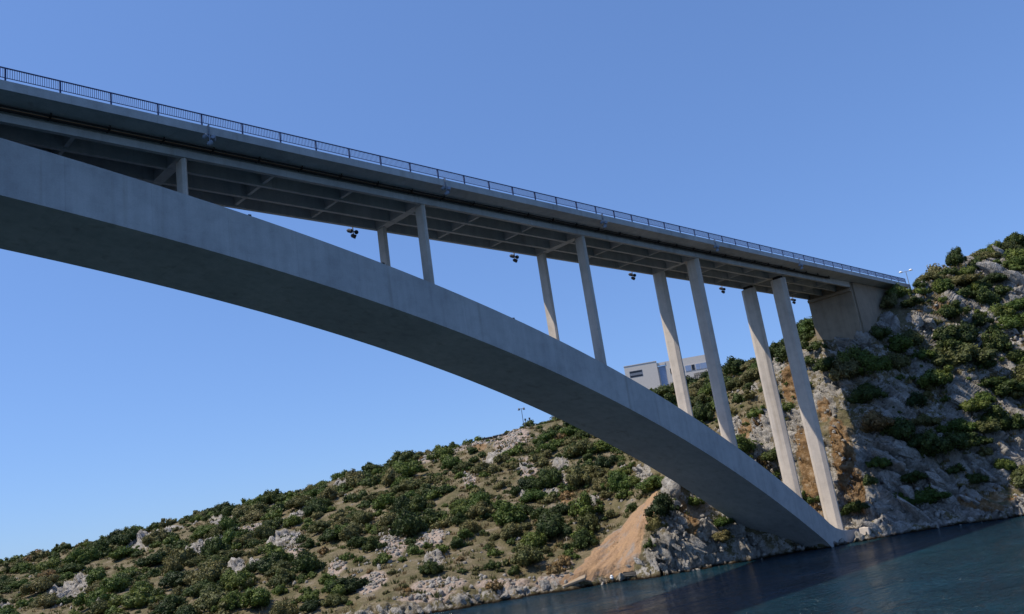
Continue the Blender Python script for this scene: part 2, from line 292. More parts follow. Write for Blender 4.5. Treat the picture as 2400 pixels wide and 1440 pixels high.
# ---------------------------------------------------------------- ground sheet
def patch_mask(x, y, L, soft=0.35):
    m = np.zeros(len(x))
    for (cx, cy, rt_, rr) in L:
        a = math.atan2(cy - OY, cx - OX); dx = x - cx; dy = y - cy
        rad = dx * math.cos(a) + dy * math.sin(a); tan = -dx * math.sin(a) + dy * math.cos(a)
        q = np.sqrt((rad / max(rr, 0.8)) ** 2 + (tan / max(rt_, 0.6)) ** 2)
        m = np.maximum(m, np.clip((1 + soft - q) / (2 * soft), 0, 1))
    return m
def scree_mask(x, y):
    """1 inside the scree's outline, 0 outside, soft over a metre"""
    P = np.array(SCREE_OUTLINE, float); n = len(P); inside = np.zeros(len(x), bool); dmin = np.full(len(x), 1e9)
    for i in range(n):
        (x0, y0), (x1, y1) = P[i], P[(i + 1) % n]
        inside ^= ((y0 > y) != (y1 > y)) & (x < (x1 - x0) * (y - y0) / (y1 - y0 + 1e-9) + x0)
        t = np.clip(((x - x0) * (x1 - x0) + (y - y0) * (y1 - y0)) / ((x1 - x0) ** 2 + (y1 - y0) ** 2), 0, 1)
        dmin = np.minimum(dmin, np.hypot(x - x0 - t * (x1 - x0), y - y0 - t * (y1 - y0)))
    return np.clip(np.where(inside, 0.5 + dmin / 1.2, 0.5 - dmin / 1.2) + 0.35 * fbm(np.stack([x / 1.1, y / 1.1, x * 0], -1), 3, 15), 0, 1) * (dmin < 8)
AZ = np.concatenate([np.linspace(-14, 10, 50)[:-1], np.linspace(10, 40, 330)[:-1], np.linspace(40, 80, 320), np.linspace(80, 118, 50)[1:]])
seg = [5, 8, 14, 30, 130, 120, 90, 30, 8]
nd_, nz_ = _nodes(AZ)
cols = []
for k, n in enumerate(seg):
    for t in np.linspace(0, 1, n, endpoint=False): cols.append(nd_[:, k] * (1 - t) + nd_[:, k + 1] * t)
cols.append(nd_[:, -1])
DD = np.stack(cols, 1); na, nr = DD.shape
aa = np.radians(AZ)[:, None]
GX = (OX + DD * np.cos(aa)).ravel(); GY = (OY + DD * np.sin(aa)).ravel(); GZ = ground(GX, GY)
m_rock = patch_mask(GX, GY, ROCK); m_bare = patch_mask(GX, GY, BARE); m_or = patch_mask(GX, GY, ORANGE); m_scree = scree_mask(GX, GY)
V = np.stack([GX, GY, GZ], -1).reshape(na, nr, 3)
du = np.gradient(V, axis=0); dv = np.gradient(V, axis=1); N = np.cross(dv, du); N /= np.linalg.norm(N, axis=-1, keepdims=True) + 1e-9
N *= np.sign(N[..., 2:3] + 1e-9); N = N.reshape(-1, 3)
steep = np.clip((0.80 - N[:, 2]) / 0.2, 0, 1)
shore = np.clip(1 - np.abs(GZ - 0.8) / 1.6, 0, 1)
P3 = np.stack([GX, GY, GZ], -1)
patchy = np.clip(fbm(P3 / 9., 4, 31) * 2.2 + 0.15, 0, 1)
rocky = np.clip(np.maximum(np.maximum(m_rock, shore * 0.6), steep * (0.45 + 0.55 * patchy)) , 0, 1) * (1 - np.clip(m_scree, 0, 1))
# tilted limestone beds with open joints: ledges that dip to the right, blocks between the joints
wob = 0.5 * fbm(P3 / 5.0, 3, 81)
bedc = (GX * 0.47 - GY * 0.48 + GZ * 0.74) / 1.7 + wob; bed = bedc - np.floor(bedc)
T = np.stack([GX * 0.7 - GY * 0.7, bedc * 1.7, GX * 0.5 + GY * 0.5], -1) + 0.35 * np.stack([wob, wob * 0, -wob], -1)
f1, f2, idn, t1 = cells(T / np.array([3.4, 1.9, 3.4]), 41); g1, g2, idg, t2 = cells(T / np.array([1.3, 0.85, 1.3]), 57)
crack = np.clip(0.13 - (f2 - f1), 0, 0.13) / 0.13; crack2 = np.clip(0.12 - (g2 - g1), 0, 0.12) / 0.12
rel = rocky * ((idn - 0.45) * 1.5 + t1 * 0.9 + (bed ** 1.5) * 0.55 - crack * 0.75 + (idg - 0.5) * 0.55 + t2 * 0.55 - crack2 * 0.3) + (1 - rocky) * 0.22 * fbm(P3 / 1.6, 3, 71)
rel *= np.where(GZ < -0.5, 0.2, 1)
rel = rel * (1 - m_scree) + m_scree * (0.2 + 0.1 * fbm(P3 / 1.2, 3, 77) + 0.4 * fbm(np.stack([GX / 9., (GY - 0.12 * GX) / 1.1, GX * 0], -1), 3, 79))
P3 = P3 + N * rel[:, None]
idx = np.arange(na * nr).reshape(na, nr)
F = np.stack([idx[:-1, :-1], idx[:-1, 1:], idx[1:, 1:], idx[1:, :-1]], -1).reshape(-1, 4)[:, ::-1]
me = fast_mesh('terrain', P3, F)
for nm, arr in (('rocky', rocky), ('bare', m_bare), ('orange', m_or), ('scree', m_scree)):
    at = me.attributes.new(nm, 'FLOAT', 'POINT'); at.data.foreach_set('value', arr.astype(np.float32))
m, nt, bs = new_mat('hillside'); pos = node(nt, 'ShaderNodeNewGeometry').outputs['Position']
def attr(n): a = node(nt, 'ShaderNodeAttribute', attribute_name=n); return a.outputs['Fac']
soil = ramp(nt, noise(nt, 0.35, 6, pos, 0.65), [(0.25, (0.075, 0.075, 0.035)), (0.42, (0.13, 0.115, 0.06)), (0.56, (0.19, 0.155, 0.095)), (0.72, (0.27, 0.235, 0.185))])
soil = mixc(nt, 0.6, soil, ramp(nt, noise(nt, 3.5, 5, pos, 0.7), [(0.3, 0.5), (0.6, 1.1)]), 'MULTIPLY')
gravel = ramp(nt, noise(nt, 2.6, 6, pos, 0.75), [(0.3, (0.22, 0.17, 0.13)), (0.5, (0.37, 0.29, 0.235)), (0.7, (0.44, 0.38, 0.33))])
screec = ramp(nt, noise(nt, 0.5, 4, mapping(nt, pos, (0.35, 1.6, 1))), [(0.32, (0.31, 0.26, 0.22)), (0.46, (0.38, 0.245, 0.15)), (0.68, (0.43, 0.275, 0.155))])
screec = mixc(nt, 0.6, screec, ramp(nt, noise(nt, 4.5, 4, pos, 0.8), [(0.32, 0.6), (0.6, 1.08)]), 'MULTIPLY')
orangec = ramp(nt, noise(nt, 0.8, 5, pos, 0.7), [(0.3, (0.10, 0.06, 0.03)), (0.5, (0.22, 0.135, 0.065)), (0.68, (0.36, 0.28, 0.19))])
rockc = ramp(nt, noise(nt, 0.55, 6, pos, 0.68), [(0.28, (0.17, 0.15, 0.12)), (0.48, (0.32, 0.295, 0.26)), (0.66, (0.48, 0.45, 0.41))])
pit = ramp(nt, noise(nt, 4, 6, pos, 0.75), [(0.32, 0.45), (0.55, 1.0)]); rockc = mixc(nt, 0.75, rockc, pit, 'MULTIPLY')
brk = noise(nt, 1.3, 5, pos, 0.7)
def soft(a, lo=0.25, hi=0.6, amp=0.7):
    s = math_n(nt, 'ADD', a, math_n(nt, 'MULTIPLY', math_n(nt, 'SUBTRACT', brk, 0.5), amp)); return ramp(nt, s, [(lo, 0.0), (hi, 1.0)])
col = mixc(nt, soft(attr('bare')), soil, gravel)
col = mixc(nt, soft(attr('rocky'), 0.42, 0.54, 1.9), col, rockc)
col = mixc(nt, soft(attr('orange'), 0.42, 0.62, 1.5), col, orangec)
col = mixc(nt, soft(attr('scree'), 0.4, 0.55), col, screec)
# wet, weed-dark band at the waterline
sep = node(nt, 'ShaderNodeSeparateXYZ'); nt.links.new(pos, sep.inputs[0])
wet = ramp(nt, math_n(nt, 'ADD', sep.outputs[2], math_n(nt, 'MULTIPLY', brk, 0.5)), [(0.35, (0.07, 0.05, 0.035)), (0.75, (1.0, 1.0, 1.0))]); col = mixc(nt, 1.0, col, wet, 'MULTIPLY')
nt.links.new(col, bs.inputs['Base Color']); bs.inputs['Roughness'].default_value = 0.95; bs.inputs['Specular IOR Level'].default_value = 0.1
nt.links.new(bump(nt, noise(nt, 1.8, 7, pos, 0.72), 0.5, 0.9), bs.inputs['Normal'])
terrain = obj('hillside', me, m); terrain['kind'] = 'structure'

# ---------------------------------------------------------------- water
me = MB().add([(-3000, -3000, 0), (3000, -3000, 0), (3000, 3000, 0), (-3000, 3000, 0)], [(0, 1, 2, 3)]).mesh('water')
m, nt, bs = new_mat('sea_water'); pos = node(nt, 'ShaderNodeNewGeometry').outputs['Position']
depthc = ramp(nt, noise(nt, 0.03, 3, pos), [(0.3, (0.005, 0.026, 0.046)), (0.7, (0.009, 0.046, 0.062))])
nt.links.new(depthc, bs.inputs['Base Color']); bs.inputs['Roughness'].default_value = 0.12; bs.inputs['IOR'].default_value = 1.333
w0 = noise(nt, 1.0, 2, mapping(nt, pos, (0.10, 0.26, 1), (0, 0, 0.75)), 0.5)
w1 = noise(nt, 1.0, 3, mapping(nt, pos, (0.35, 0.9, 1), (0, 0, 0.95)), 0.6); w2 = noise(nt, 1.0, 3, mapping(nt, pos, (1.5, 3.2, 1), (0, 0, 0.55)), 0.6)
gust = ramp(nt, noise(nt, 0.045, 4, mapping(nt, pos, (1, 2.6, 1), (0, 0, 0.8))), [(0.38, 0.35), (0.62, 1.0)])
hh = math_n(nt, 'MULTIPLY', math_n(nt, 'ADD', math_n(nt, 'MULTIPLY', w0, 0.9), math_n(nt, 'ADD', w1, math_n(nt, 'MULTIPLY', w2, 0.6))), gust)
nt.links.new(bump(nt, hh, 2.2, 1.0), bs.inputs['Normal'])
water = obj('water', me, m); water['kind'] = 'structure'

# ---------------------------------------------------------------- the bridge
SP, X0, CX0, CS = 3.3, 13.47, 26.2, 23.286           # post spacing, first post, first column, column spacing
ZG, ZS, ZF, ZD, ZR = 39.92, 41.06, 41.05, 41.70, 42.72   # girder soffit, slab soffit, fascia foot, fascia top, rail top
XL, XE, XR = -62.0, 142.0, 163.0
bridge = thing('arch_bridge', 'long grey concrete arch bridge spanning from the left edge to the rocky hillside', 'bridge', (117.5, 0, 0))
def bpart(name, me, mat, parent=None, loc=(0, 0, 0)):
    o = obj(name, me, mat, parent or bridge, loc)
    if parent is None: o.matrix_parent_inverse = Matrix.Translation((-117.5, 0, 0))
    return o
ctop = (21.135, -22.393, -11.363, -2.438); cbot = (17.266, -22.229, -11.233, -2.183)
def arc(c, x):
    u = (x - 66.0) / 66.0; return sum(k * u ** i for i, k in enumerate(c)) + 5.4
HA = 4.56
xs_ = list(np.arange(-62, 113.4, 2.0))
pt = []; pb = []
for x in xs_:
    if x < -6: zt = arc(ctop, -6) + 0.9 * (1 - ((x + 34) / 28.0) ** 2); zb = zt - 4.15
    else: zt = arc(ctop, x); zb = arc(cbot, x)
    pt.append((x, min(zt, 40.4))); pb.append((x, zb))
for x, z in ((114.2, 3.05), (115.6, 2.35), (117.4, 1.85), (119.6, 1.55), (123.6, 1.42), (126.5, 1.42)): pt.append((x, z))
pb += [(113.4, -0.1), (113.4, -4), (126.5, -4)]
mb = MB(); nT = len(pt); nB = len(pb)
top_l = [(x, -HA, z) for x, z in pt]; top_r = [(x, HA, z) for x, z in pt]; bot_l = [(x, -HA, z) for x, z in pb]; bot_r = [(x, HA, z) for x, z in pb]
Vv = top_l + top_r + bot_l + bot_r; Ff = []
for i in range(nT - 1): Ff.append((i, i + 1, nT + i + 1, nT + i))
o2 = 2 * nT
for i in range(nB - 1): Ff.append((o2 + i, o2 + nB + i, o2 + nB + i + 1, o2 + i + 1))
K = len(xs_)
for i in range(K - 1):
    Ff.append((i, o2 + i, o2 + i + 1, i + 1)); Ff.append((nT + i, nT + i + 1, o2 + nB + i + 1, o2 + nB + i))
Ff.append(tuple(list(range(K - 1, nT)) + [o2 + j for j in range(nB - 1, K - 2, -1)]))
Ff.append(tuple([nT + j for j in range(nT - 1, K - 2, -1)] + [o2 + nB + j for j in range(K - 1, nB)]))
Ff.append((nT - 1, 2 * nT - 1, o2 + 2 * nB - 1, o2 + nB - 1)); Ff.append((0, nT, o2 + nB, o2))
arch = bpart('arch', mb.add(Vv, Ff).mesh('arch'), M['concrete'])
# construction joints and embedded inspection lugs on the arch edge
lug = MB().box(-0.12, 0.12, -0.05, 0.05, -0.05, 0.2).mesh('lug')
for x in (43.5, 58.8, 31.0, 83.0):
    o = obj('lug', lug, M['pipe'], arch, (x, -HA + 0.2, arc(ctop, x)))

# longitudinal girders
GY_ = (-3.92, -1.33, 1.33, 3.92)
for i, y in enumerate(GY_):
    w = 0.38 if abs(y) > 3 else 0.34
    y0, y1 = (y, y + w) if y < -3 else ((y - w, y) if y > 3 else (y - w / 2, y + w / 2))
    bpart('girder', MB().box(XL, XE, y0, y1, ZG, ZS + 0.35).mesh('girder'), M['concrete'])
# stiffened girder ends over every column
for i in range(-3, 5):
    x = CX0 + CS * i
    bpart('girder_block', MB().box(x - 0.65, x + 0.65, -3.945, -3.50, ZG - 0.012, ZS - 0.25).mesh('girder_block'), M['concrete'])
bay = ((-3.54, -1.5), (-1.16, 1.16), (1.5, 3.54))
cbm = [MB().box(-0.14, 0.14, a, b, ZG + 0.16, ZS + 0.34).mesh('crossbeam') for a, b in bay]
cbh = [MB().box(-0.42, 0.42, a, b, ZG + 0.02, ZS + 0.34).mesh('crosshead') for a, b in bay]
for k in range(-11, 15):
    x = CX0 + CS / 3 * k
    if x > XE - 2: break
    for j in range(3): bpart('crosshead' if k % 3 == 0 else 'crossbeam', (cbh if k % 3 == 0 else cbm)[j], M['concrete'], None, (x, 0, 0))
# deck slab with tapering cantilevers, edge beam
prof = [(-5.96, ZF + 0.02), (-3.9, ZS - 0.26), (-3.45, ZS + 0.3), (3.45, ZS + 0.3), (3.9, ZS - 0.26), (5.96, ZF + 0.02), (5.96, ZD - 0.1), (-5.96, ZD - 0.1)]
bpart('deck_slab', MB().prism(prof, 'x', XL, XR).mesh('deck_slab'), M['concrete'])
for s in (-1, 1):
    e = [(s * 5.70, ZD - 0.11), (s * 5.965, ZD - 0.11), (s * 5.965, ZF), (s * 6.2, ZF - 0.02), (s * 6.2, ZD), (s * 5.70, ZD)]
    bpart('edge_beam', MB().prism(e, 'x', XL, XR + 0.6).mesh('edge_beam'), M['concrete'])
# utility pipe under the near cantilever
pipe = bpart('pipe', MB().tube((XL, -4.22, ZS - 0.42), (XE - 8, -4.22, ZS - 0.42), 0.12, n=8).tube((XL, -4.55, ZS - 0.32), (XE - 22, -4.55, ZS - 0.32), 0.06, n=6).mesh('pipe', True), M['pipe'])
hang = MB().box(-0.05, 0.05, -4.75, -3.93, ZS - 0.45, ZS - 0.36).box(-0.04, 0.04, -4.66, -4.58, ZS - 0.36, ZS - 0.1).mesh('hanger')
x = XL + 1
while x < XE - 8: obj('hanger', hang, M['pipe'], pipe, (x, 0, 0)); x += 3.88

# columns: chamfered shafts, stouter where taller
sizes = {-1: (0.42, 1.35), 0: (0.42, 1.35), 1: (0.44, 1.32), 2: (0.5, 1.4), 3: (0.8, 1.95), 4: (0.95, 2.4)}
for i in range(-1, 5):
    x = CX0 + CS * i; bx, by = sizes[i]; c = bx * 0.36; e_ = by * (0.22 if i > 2 else 0.12)
    for s in (-1, 1):
        yc = s * (3.9 - by / 2 - (0.05 if i < 3 else 0.1)); zb = (arc(ctop, x) if x < 113 else 1.5) - 1.2
        zt = ZG - (0.012 if i < 4 else 0.42)
        if zb > zt - 0.2: zb = zt - 1.6
        pr = [(-bx / 2 + c, -by / 2), (bx / 2 - c, -by / 2), (bx / 2, -by / 2 + e_), (bx / 2, by / 2 - e_), (bx / 2 - c, by / 2), (-bx / 2 + c, by / 2), (-bx / 2, by / 2 - e_), (-bx / 2, -by / 2 + e_)]
        col_ = bpart('column', MB().prism(pr, 'z', zb, zt).mesh('column'), M['column'], None, (x, yc, 0))
        if i == 4:
            obj('bearing', MB().box(-0.35, 0.35, -0.45 * by * 0.6, 0.45 * by * 0.6, zt - 0.001, ZG + 0.01).mesh('bearing'), M['pipe'], col_)
# abutment
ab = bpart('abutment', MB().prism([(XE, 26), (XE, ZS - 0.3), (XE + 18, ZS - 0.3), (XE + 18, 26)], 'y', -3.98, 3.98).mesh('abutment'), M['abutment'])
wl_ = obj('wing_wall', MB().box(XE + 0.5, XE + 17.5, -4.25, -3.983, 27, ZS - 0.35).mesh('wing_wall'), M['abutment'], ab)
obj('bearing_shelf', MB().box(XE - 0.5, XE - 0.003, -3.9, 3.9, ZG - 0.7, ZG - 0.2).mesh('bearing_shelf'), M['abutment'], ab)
# railing
railing = bpart('railing', MB().box(XL, X0 + 45 * SP + 0.05, -6.11, -6.03, ZR - 0.07, ZR).mesh('top_rail'), M['rail'])
railing.name = 'railing'
obj('bottom_rail', MB().box(XL, X0 + 45 * SP, -6.095, -6.045, ZD + 0.25, ZD + 0.29).mesh('bottom_rail'), M['rail'], railing)
post = MB().box(-0.05, 0.05, -6.12, -6.02, ZD + 0.0, ZR - 0.071).mesh('post')
for k in range(-8, 46): obj('post', post, M['rail'], railing, (X0 + SP * k, 0, 0))
bar = MB().box(-0.014, 0.014, -6.085, -6.055, ZD + 0.291, ZR - 0.071).mesh('bar')
NB = 24; rest = MB()
for k in range(-1, 45):
    for j in range(1, NB):
        x = X0 + SP * (k + j / NB)
        if 0 <= k < 13: obj('bar', bar, M['rail'], railing, (x, 0, 0))
        else: rest.box(x - 0.014, x + 0.014, -6.085, -6.055, ZD + 0.291, ZR - 0.071)
o = obj('railing_bars', rest.mesh('railing_bars'), M['rail'], railing); o['kind'] = 'stuff'

# floodlights that hang from both edges of the deck
def floodlight(x, y, s, label):
    t = thing('floodlight', label, 'floodlight', (x, y, ZD), 'floodlights hung along both edges of the deck')
    if s < 0: t.scale = (0.8, 0.8, 0.9)
    obj('bracket', MB().box(-0.05, 0.05, -0.05 * s, 0.05 * s + s * 0.0, -1.45, 0.12).box(-0.05, 0.05, min(0, -s * 0.45), max(0, -s * 0.45), 0.05, 0.12).box(-0.42, 0.42, -0.04, 0.04, -1.12, -1.04).mesh('bracket'), M['lampbody'], t)
    for dx, dz, tilt in ((-0.42, -1.1, 0.5), (0.42, -1.12, -0.5), (0.02, -1.62, 0.9)):
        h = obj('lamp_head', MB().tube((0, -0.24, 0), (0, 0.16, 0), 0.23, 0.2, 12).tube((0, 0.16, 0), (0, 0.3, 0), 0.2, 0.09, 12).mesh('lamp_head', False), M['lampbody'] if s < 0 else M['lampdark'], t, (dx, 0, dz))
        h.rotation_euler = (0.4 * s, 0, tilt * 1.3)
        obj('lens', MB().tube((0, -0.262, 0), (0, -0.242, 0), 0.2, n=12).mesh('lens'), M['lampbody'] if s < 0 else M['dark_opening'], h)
nm_ = ['nearest the left edge', 'over the second column pair', 'over the third column pair', 'over the fourth column pair', 'over the fifth column pair']
nd1 = ['largest grey floodlight cluster hung outside the near railing, over the short column', 'second grey floodlight cluster from the left along the near deck edge', 'third grey floodlight cluster from the left along the near deck edge', 'fourth grey floodlight cluster from the left along the near deck edge', 'fifth and smallest grey floodlight cluster on the near deck edge']
nd2 = ['dark floodlight cluster hanging below the far deck edge, leftmost against the sky', 'second dark floodlight cluster from the left below the far deck edge', 'third dark floodlight cluster from the left below the far deck edge', 'fourth dark floodlight cluster below the far deck edge, between the tall columns', 'tiny dark floodlight below the far deck edge beside the abutment']
for i in range(5): floodlight(CX0 + CS * i + 0.9, -6.3, -1, nd1[i])
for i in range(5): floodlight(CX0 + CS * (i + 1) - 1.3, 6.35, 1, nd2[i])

# ---------------------------------------------------------------- rocks
def rock_mesh(seed, flat):
    r = np.random.default_rng(seed); b = bmesh.new(); bmesh.ops.create_icosphere(b, subdivisions=3, radius=1)
    D = np.array([v.co[:] for v in b.verts]); D /= np.linalg.norm(D, axis=1, keepdims=True)
    n = r.normal(size=(15, 3)); n /= np.linalg.norm(n, axis=1, keepdims=True); dd = r.uniform(0.42, 1.0, 15)
    rad = np.full(len(D), 1.25)
    for k in range(15):
        c = D @ n[k]; rad = np.where(c > 0.05, np.minimum(rad, dd[k] / np.maximum(c, 0.05)), rad)
    Pp = D * rad[:, None]; Pp += D * (0.05 * fbm(Pp * 3.5 + seed, 3, seed))[:, None]
    f1, f2, idn, _t = cells(Pp * np.array([2.2, 2.2, 1.1]) + seed * 3, seed); Pp -= D * (np.clip(0.14 - (f2 - f1), 0, 0.14) * 0.9)[:, None]
    Pp *= np.array([1.0, 0.8, flat])
    for v, q in zip(b.verts, Pp): v.co = q
    me = bpy.data.meshes.new('rock'); b.to_mesh(me); b.free(); me.materials.append(M['rock']); return me
RM = [rock_mesh(100 + k, (0.7, 0.9, 1.2, 0.6)[k % 4]) for k in range(12)]
RMW = []
for k in range(4):
    q = RM[k].copy(); q.materials.clear(); q.materials.append(M['rock_warm']); RMW.append(q)
def pix(x, y, z):
    d = Vector((x, y, z)) - Vector(CAM); f = d.dot(fw)
    return (1200 + FPX * d.dot(rt2) / f, 720 - FPX * d.dot(up2) / f, f)
ORD = ['leftmost', 'second from left', 'third from left', 'fourth from left', 'fifth from left', 'sixth from left', 'seventh from left', 'eighth from left', 'ninth from left', 'tenth from left', 'eleventh from left', 'twelfth from left']
def rank(items, key, phrase_one, phrase_many, setlab):
    """items grouped under one description get an ordinal from the left so that each label points to one thing"""
    G = {}
    for it in items: G.setdefault(key(it), []).append(it)
    for k, L in G.items():
        L.sort(key=lambda it: it['px'])
        for i, it in enumerate(L):
            if len(L) == 1: setlab(it, phrase_one(k))
            elif i == len(L) - 1: setlab(it, 'rightmost of the ' + phrase_many(k))
            elif i < len(ORD): setlab(it, ORD[i] + ' of the ' + phrase_many(k))
            else: setlab(it, str(i + 1) + 'th from left of the ' + phrase_many(k))
rocks = []
def put_rock(x, y, s, warm=False, sink=0.35, rot=None):
    z = float(ground(x, y)[0]); meq = random.choice(RMW if warm else RM)
    o = obj('rock', meq, None, None, (x, y, z + s * (0.5 - sink)))
    o.scale = (s * random.uniform(0.8, 1.25), s * random.uniform(0.8, 1.2), s * random.uniform(0.75, 1.2))
    o.rotation_euler = rot or (random.uniform(-0.5, 0.5), random.uniform(-0.5, 0.5), random.uniform(0, 6.28))
    if s > 0.42 and math.atan2(y - OY, x - OX) < R(39.5) and rot is None:      # slabs that lie along the dipping beds
        d = Vector((0.52 + random.uniform(-0.2, 0.2), -0.53 + random.uniform(-0.2, 0.2), -0.67 + random.uniform(-0.15, 0.15))).normalized()
        o.rotation_euler = (d.to_track_quat('Z', 'Y').to_matrix() @ Matrix.Rotation(random.uniform(0, 6.28), 3, 'Z')).to_euler()
        o.scale = (s * random.uniform(0.5, 0.8), s * random.uniform(0.7, 1.1), s * random.uniform(1.3, 2.0))
    rocks.append({'o': o, 'px': pix(x, y, z)[0], 'py': pix(x, y, z)[1], 'x': x, 'y': y, 's': s, 'd': math.hypot(x - OX, y - OY)})
for (cx, cy, rt_, rr) in ROCK:
    a = math.atan2(cy - OY, cx - OX); n = int(min(6, 2 + rt_ * min(rr, 6) * 0.16))
    for k in range(n):
        u = random.uniform(-0.8, 0.8); v = random.uniform(-0.8, 0.8)
        x = cx + math.cos(a) * v * rr - math.sin(a) * u * rt_; y = cy + math.sin(a) * v * rr + math.cos(a) * u * rt_
        if abs(y) < 6.5 and 108 < x < 125: continue
        put_rock(x, y, random.uniform(0.5, 1.25) * (1.15 if rt_ > 2 else 0.85) * (1.5 if cy < -5 else 0.8))
for az_ in np.arange(14, 60, 0.62):          # boulders along the waterline
    if 25.5 < az_ < 31: continue
    dS = float(np.interp(az_, _az, _nd[:, 2])) + random.uniform(0.2, 1.8); a = R(az_)
    put_rock(OX + dS * math.cos(a), OY + dS * math.sin(a), random.choice((0.22, 0.3, 0.4, 0.5, 0.75)), sink=0.3)
put_rock(123.4, -4.3, 1.1, True); put_rock(125.6, -3.4, 0.8, True); put_rock(127.6, -2.5, 0.9, True); put_rock(121.6, -7.2, 1.0)
rocks.sort(key=lambda r: -r['s'] / r['d'])
for r in rocks[290:]: bpy.data.objects.remove(r['o'])
rocks = rocks[:290]
def rzone(r):
    px, py = r['px'], r['py']
    sh = r['d'] - float(np.interp(math.degrees(math.atan2(r['y'] - OY, r['x'] - OX)), _az, _nd[:, 2]))
    if px > 1985: return 'rocks at the waterline below the right cliff' if sh < 4 else ('rocks low on the right cliff' if py > 930 else 'rocks high on the right hillside')
    if px > 1690 : return 'rocks on the slope seen between the tall columns' if py < 1180 else 'rocks at the water beside the arch foot'
    if px > 1480: return 'rocks on the outcrop under the arch'
    if sh < 4: return 'rocks along the left shoreline'
    return 'rocks on the left hill above its mid slope' if r['d'] > 175 else 'rocks on the lower slope of the left hill'
def rsize(r): return 'large' if r['s'] > 0.95 else ('mid-sized' if r['s'] > 0.62 else 'small')
def setr(r, t):
    r['o']['label'] = t; r['o']['category'] = 'rock'; r['o']['group'] = rzone(r)
rank(rocks, lambda r: (rsize(r), rzone(r)), lambda k: 'only ' + k[0] + ' pale limestone ' + k[1].replace('rocks', 'rock', 1), lambda k: k[0] + ' pale ' + k[1], setr)
# small loose stones, uncountable
def stones(name, pts, smin, smax, mat, label, cat):
    b = bmesh.new(); bmesh.ops.create_icosphere(b, subdivisions=1, radius=1); bv = np.array([v.co[:] for v in b.verts]); bf = np.array([[v.index for v in f.verts] for f in b.faces]); b.free()
    n = len(pts); s = rng.uniform(smin, smax, n)
    jit = 1 + rng.uniform(-0.35, 0.35, (n, len(bv), 1)); sc = rng.uniform(0.7, 1.2, (n, 1, 3))
    Vv = bv[None] * jit * sc * s[:, None, None] + pts[:, None, :]
    o = obj(name, fast_mesh(name, Vv.reshape(-1, 3), (bf[None] + (np.arange(n) * len(bv))[:, None, None]).reshape(-1, 3)), mat)
    o['label'] = label; o['category'] = cat; o['kind'] = 'stuff'; return o
def scatter(L, n):
    out = []
    w = np.array([a[2] * a[3] for a in L]); w /= w.sum()
    for k in rng.choice(len(L), n, p=w):
        cx, cy, rt_, rr = L[k]; a = math.atan2(cy - OY, cx - OX); u, v = rng.normal(0, 0.55, 2)
        out.append((cx + math.cos(a) * v * rr - math.sin(a) * u * rt_, cy + math.sin(a) * v * rr + math.cos(a) * u * rt_))
    q = np.array(out); return np.column_stack([q, ground(q[:, 0], q[:, 1])])
stones('gravel', scatter(SCREE, 1100), 0.04, 0.17, M['rock_warm'], 'loose gravel and stones running down the bare orange scree', 'gravel')
fz = rng.uniform(15, 80, 2600); f0 = np.interp(fz, _az, _nd[:, 2]); f1_ = np.interp(fz, _az, _nd[:, 7]); fr = np.sqrt(rng.uniform((f0 + 2) ** 2, f1_ ** 2)); fx = OX + fr * np.cos(np.radians(fz)); fy = OY + fr * np.sin(np.radians(fz))
kf = (fbm(np.stack([fx / 7., fy / 7., fx * 0], -1), 3, 29) > 0.02) & (scree_mask(fx, fy) < 0.1); fx, fy = fx[kf], fy[kf]
stones('rubble', np.vstack([scatter(BARE, 1500), scatter(ROCK, 1800), np.column_stack([fx, fy, ground(fx, fy)])]), 0.1, 0.42, M['rock'], 'small broken limestone rubble strewn over the bare slopes', 'rubble')

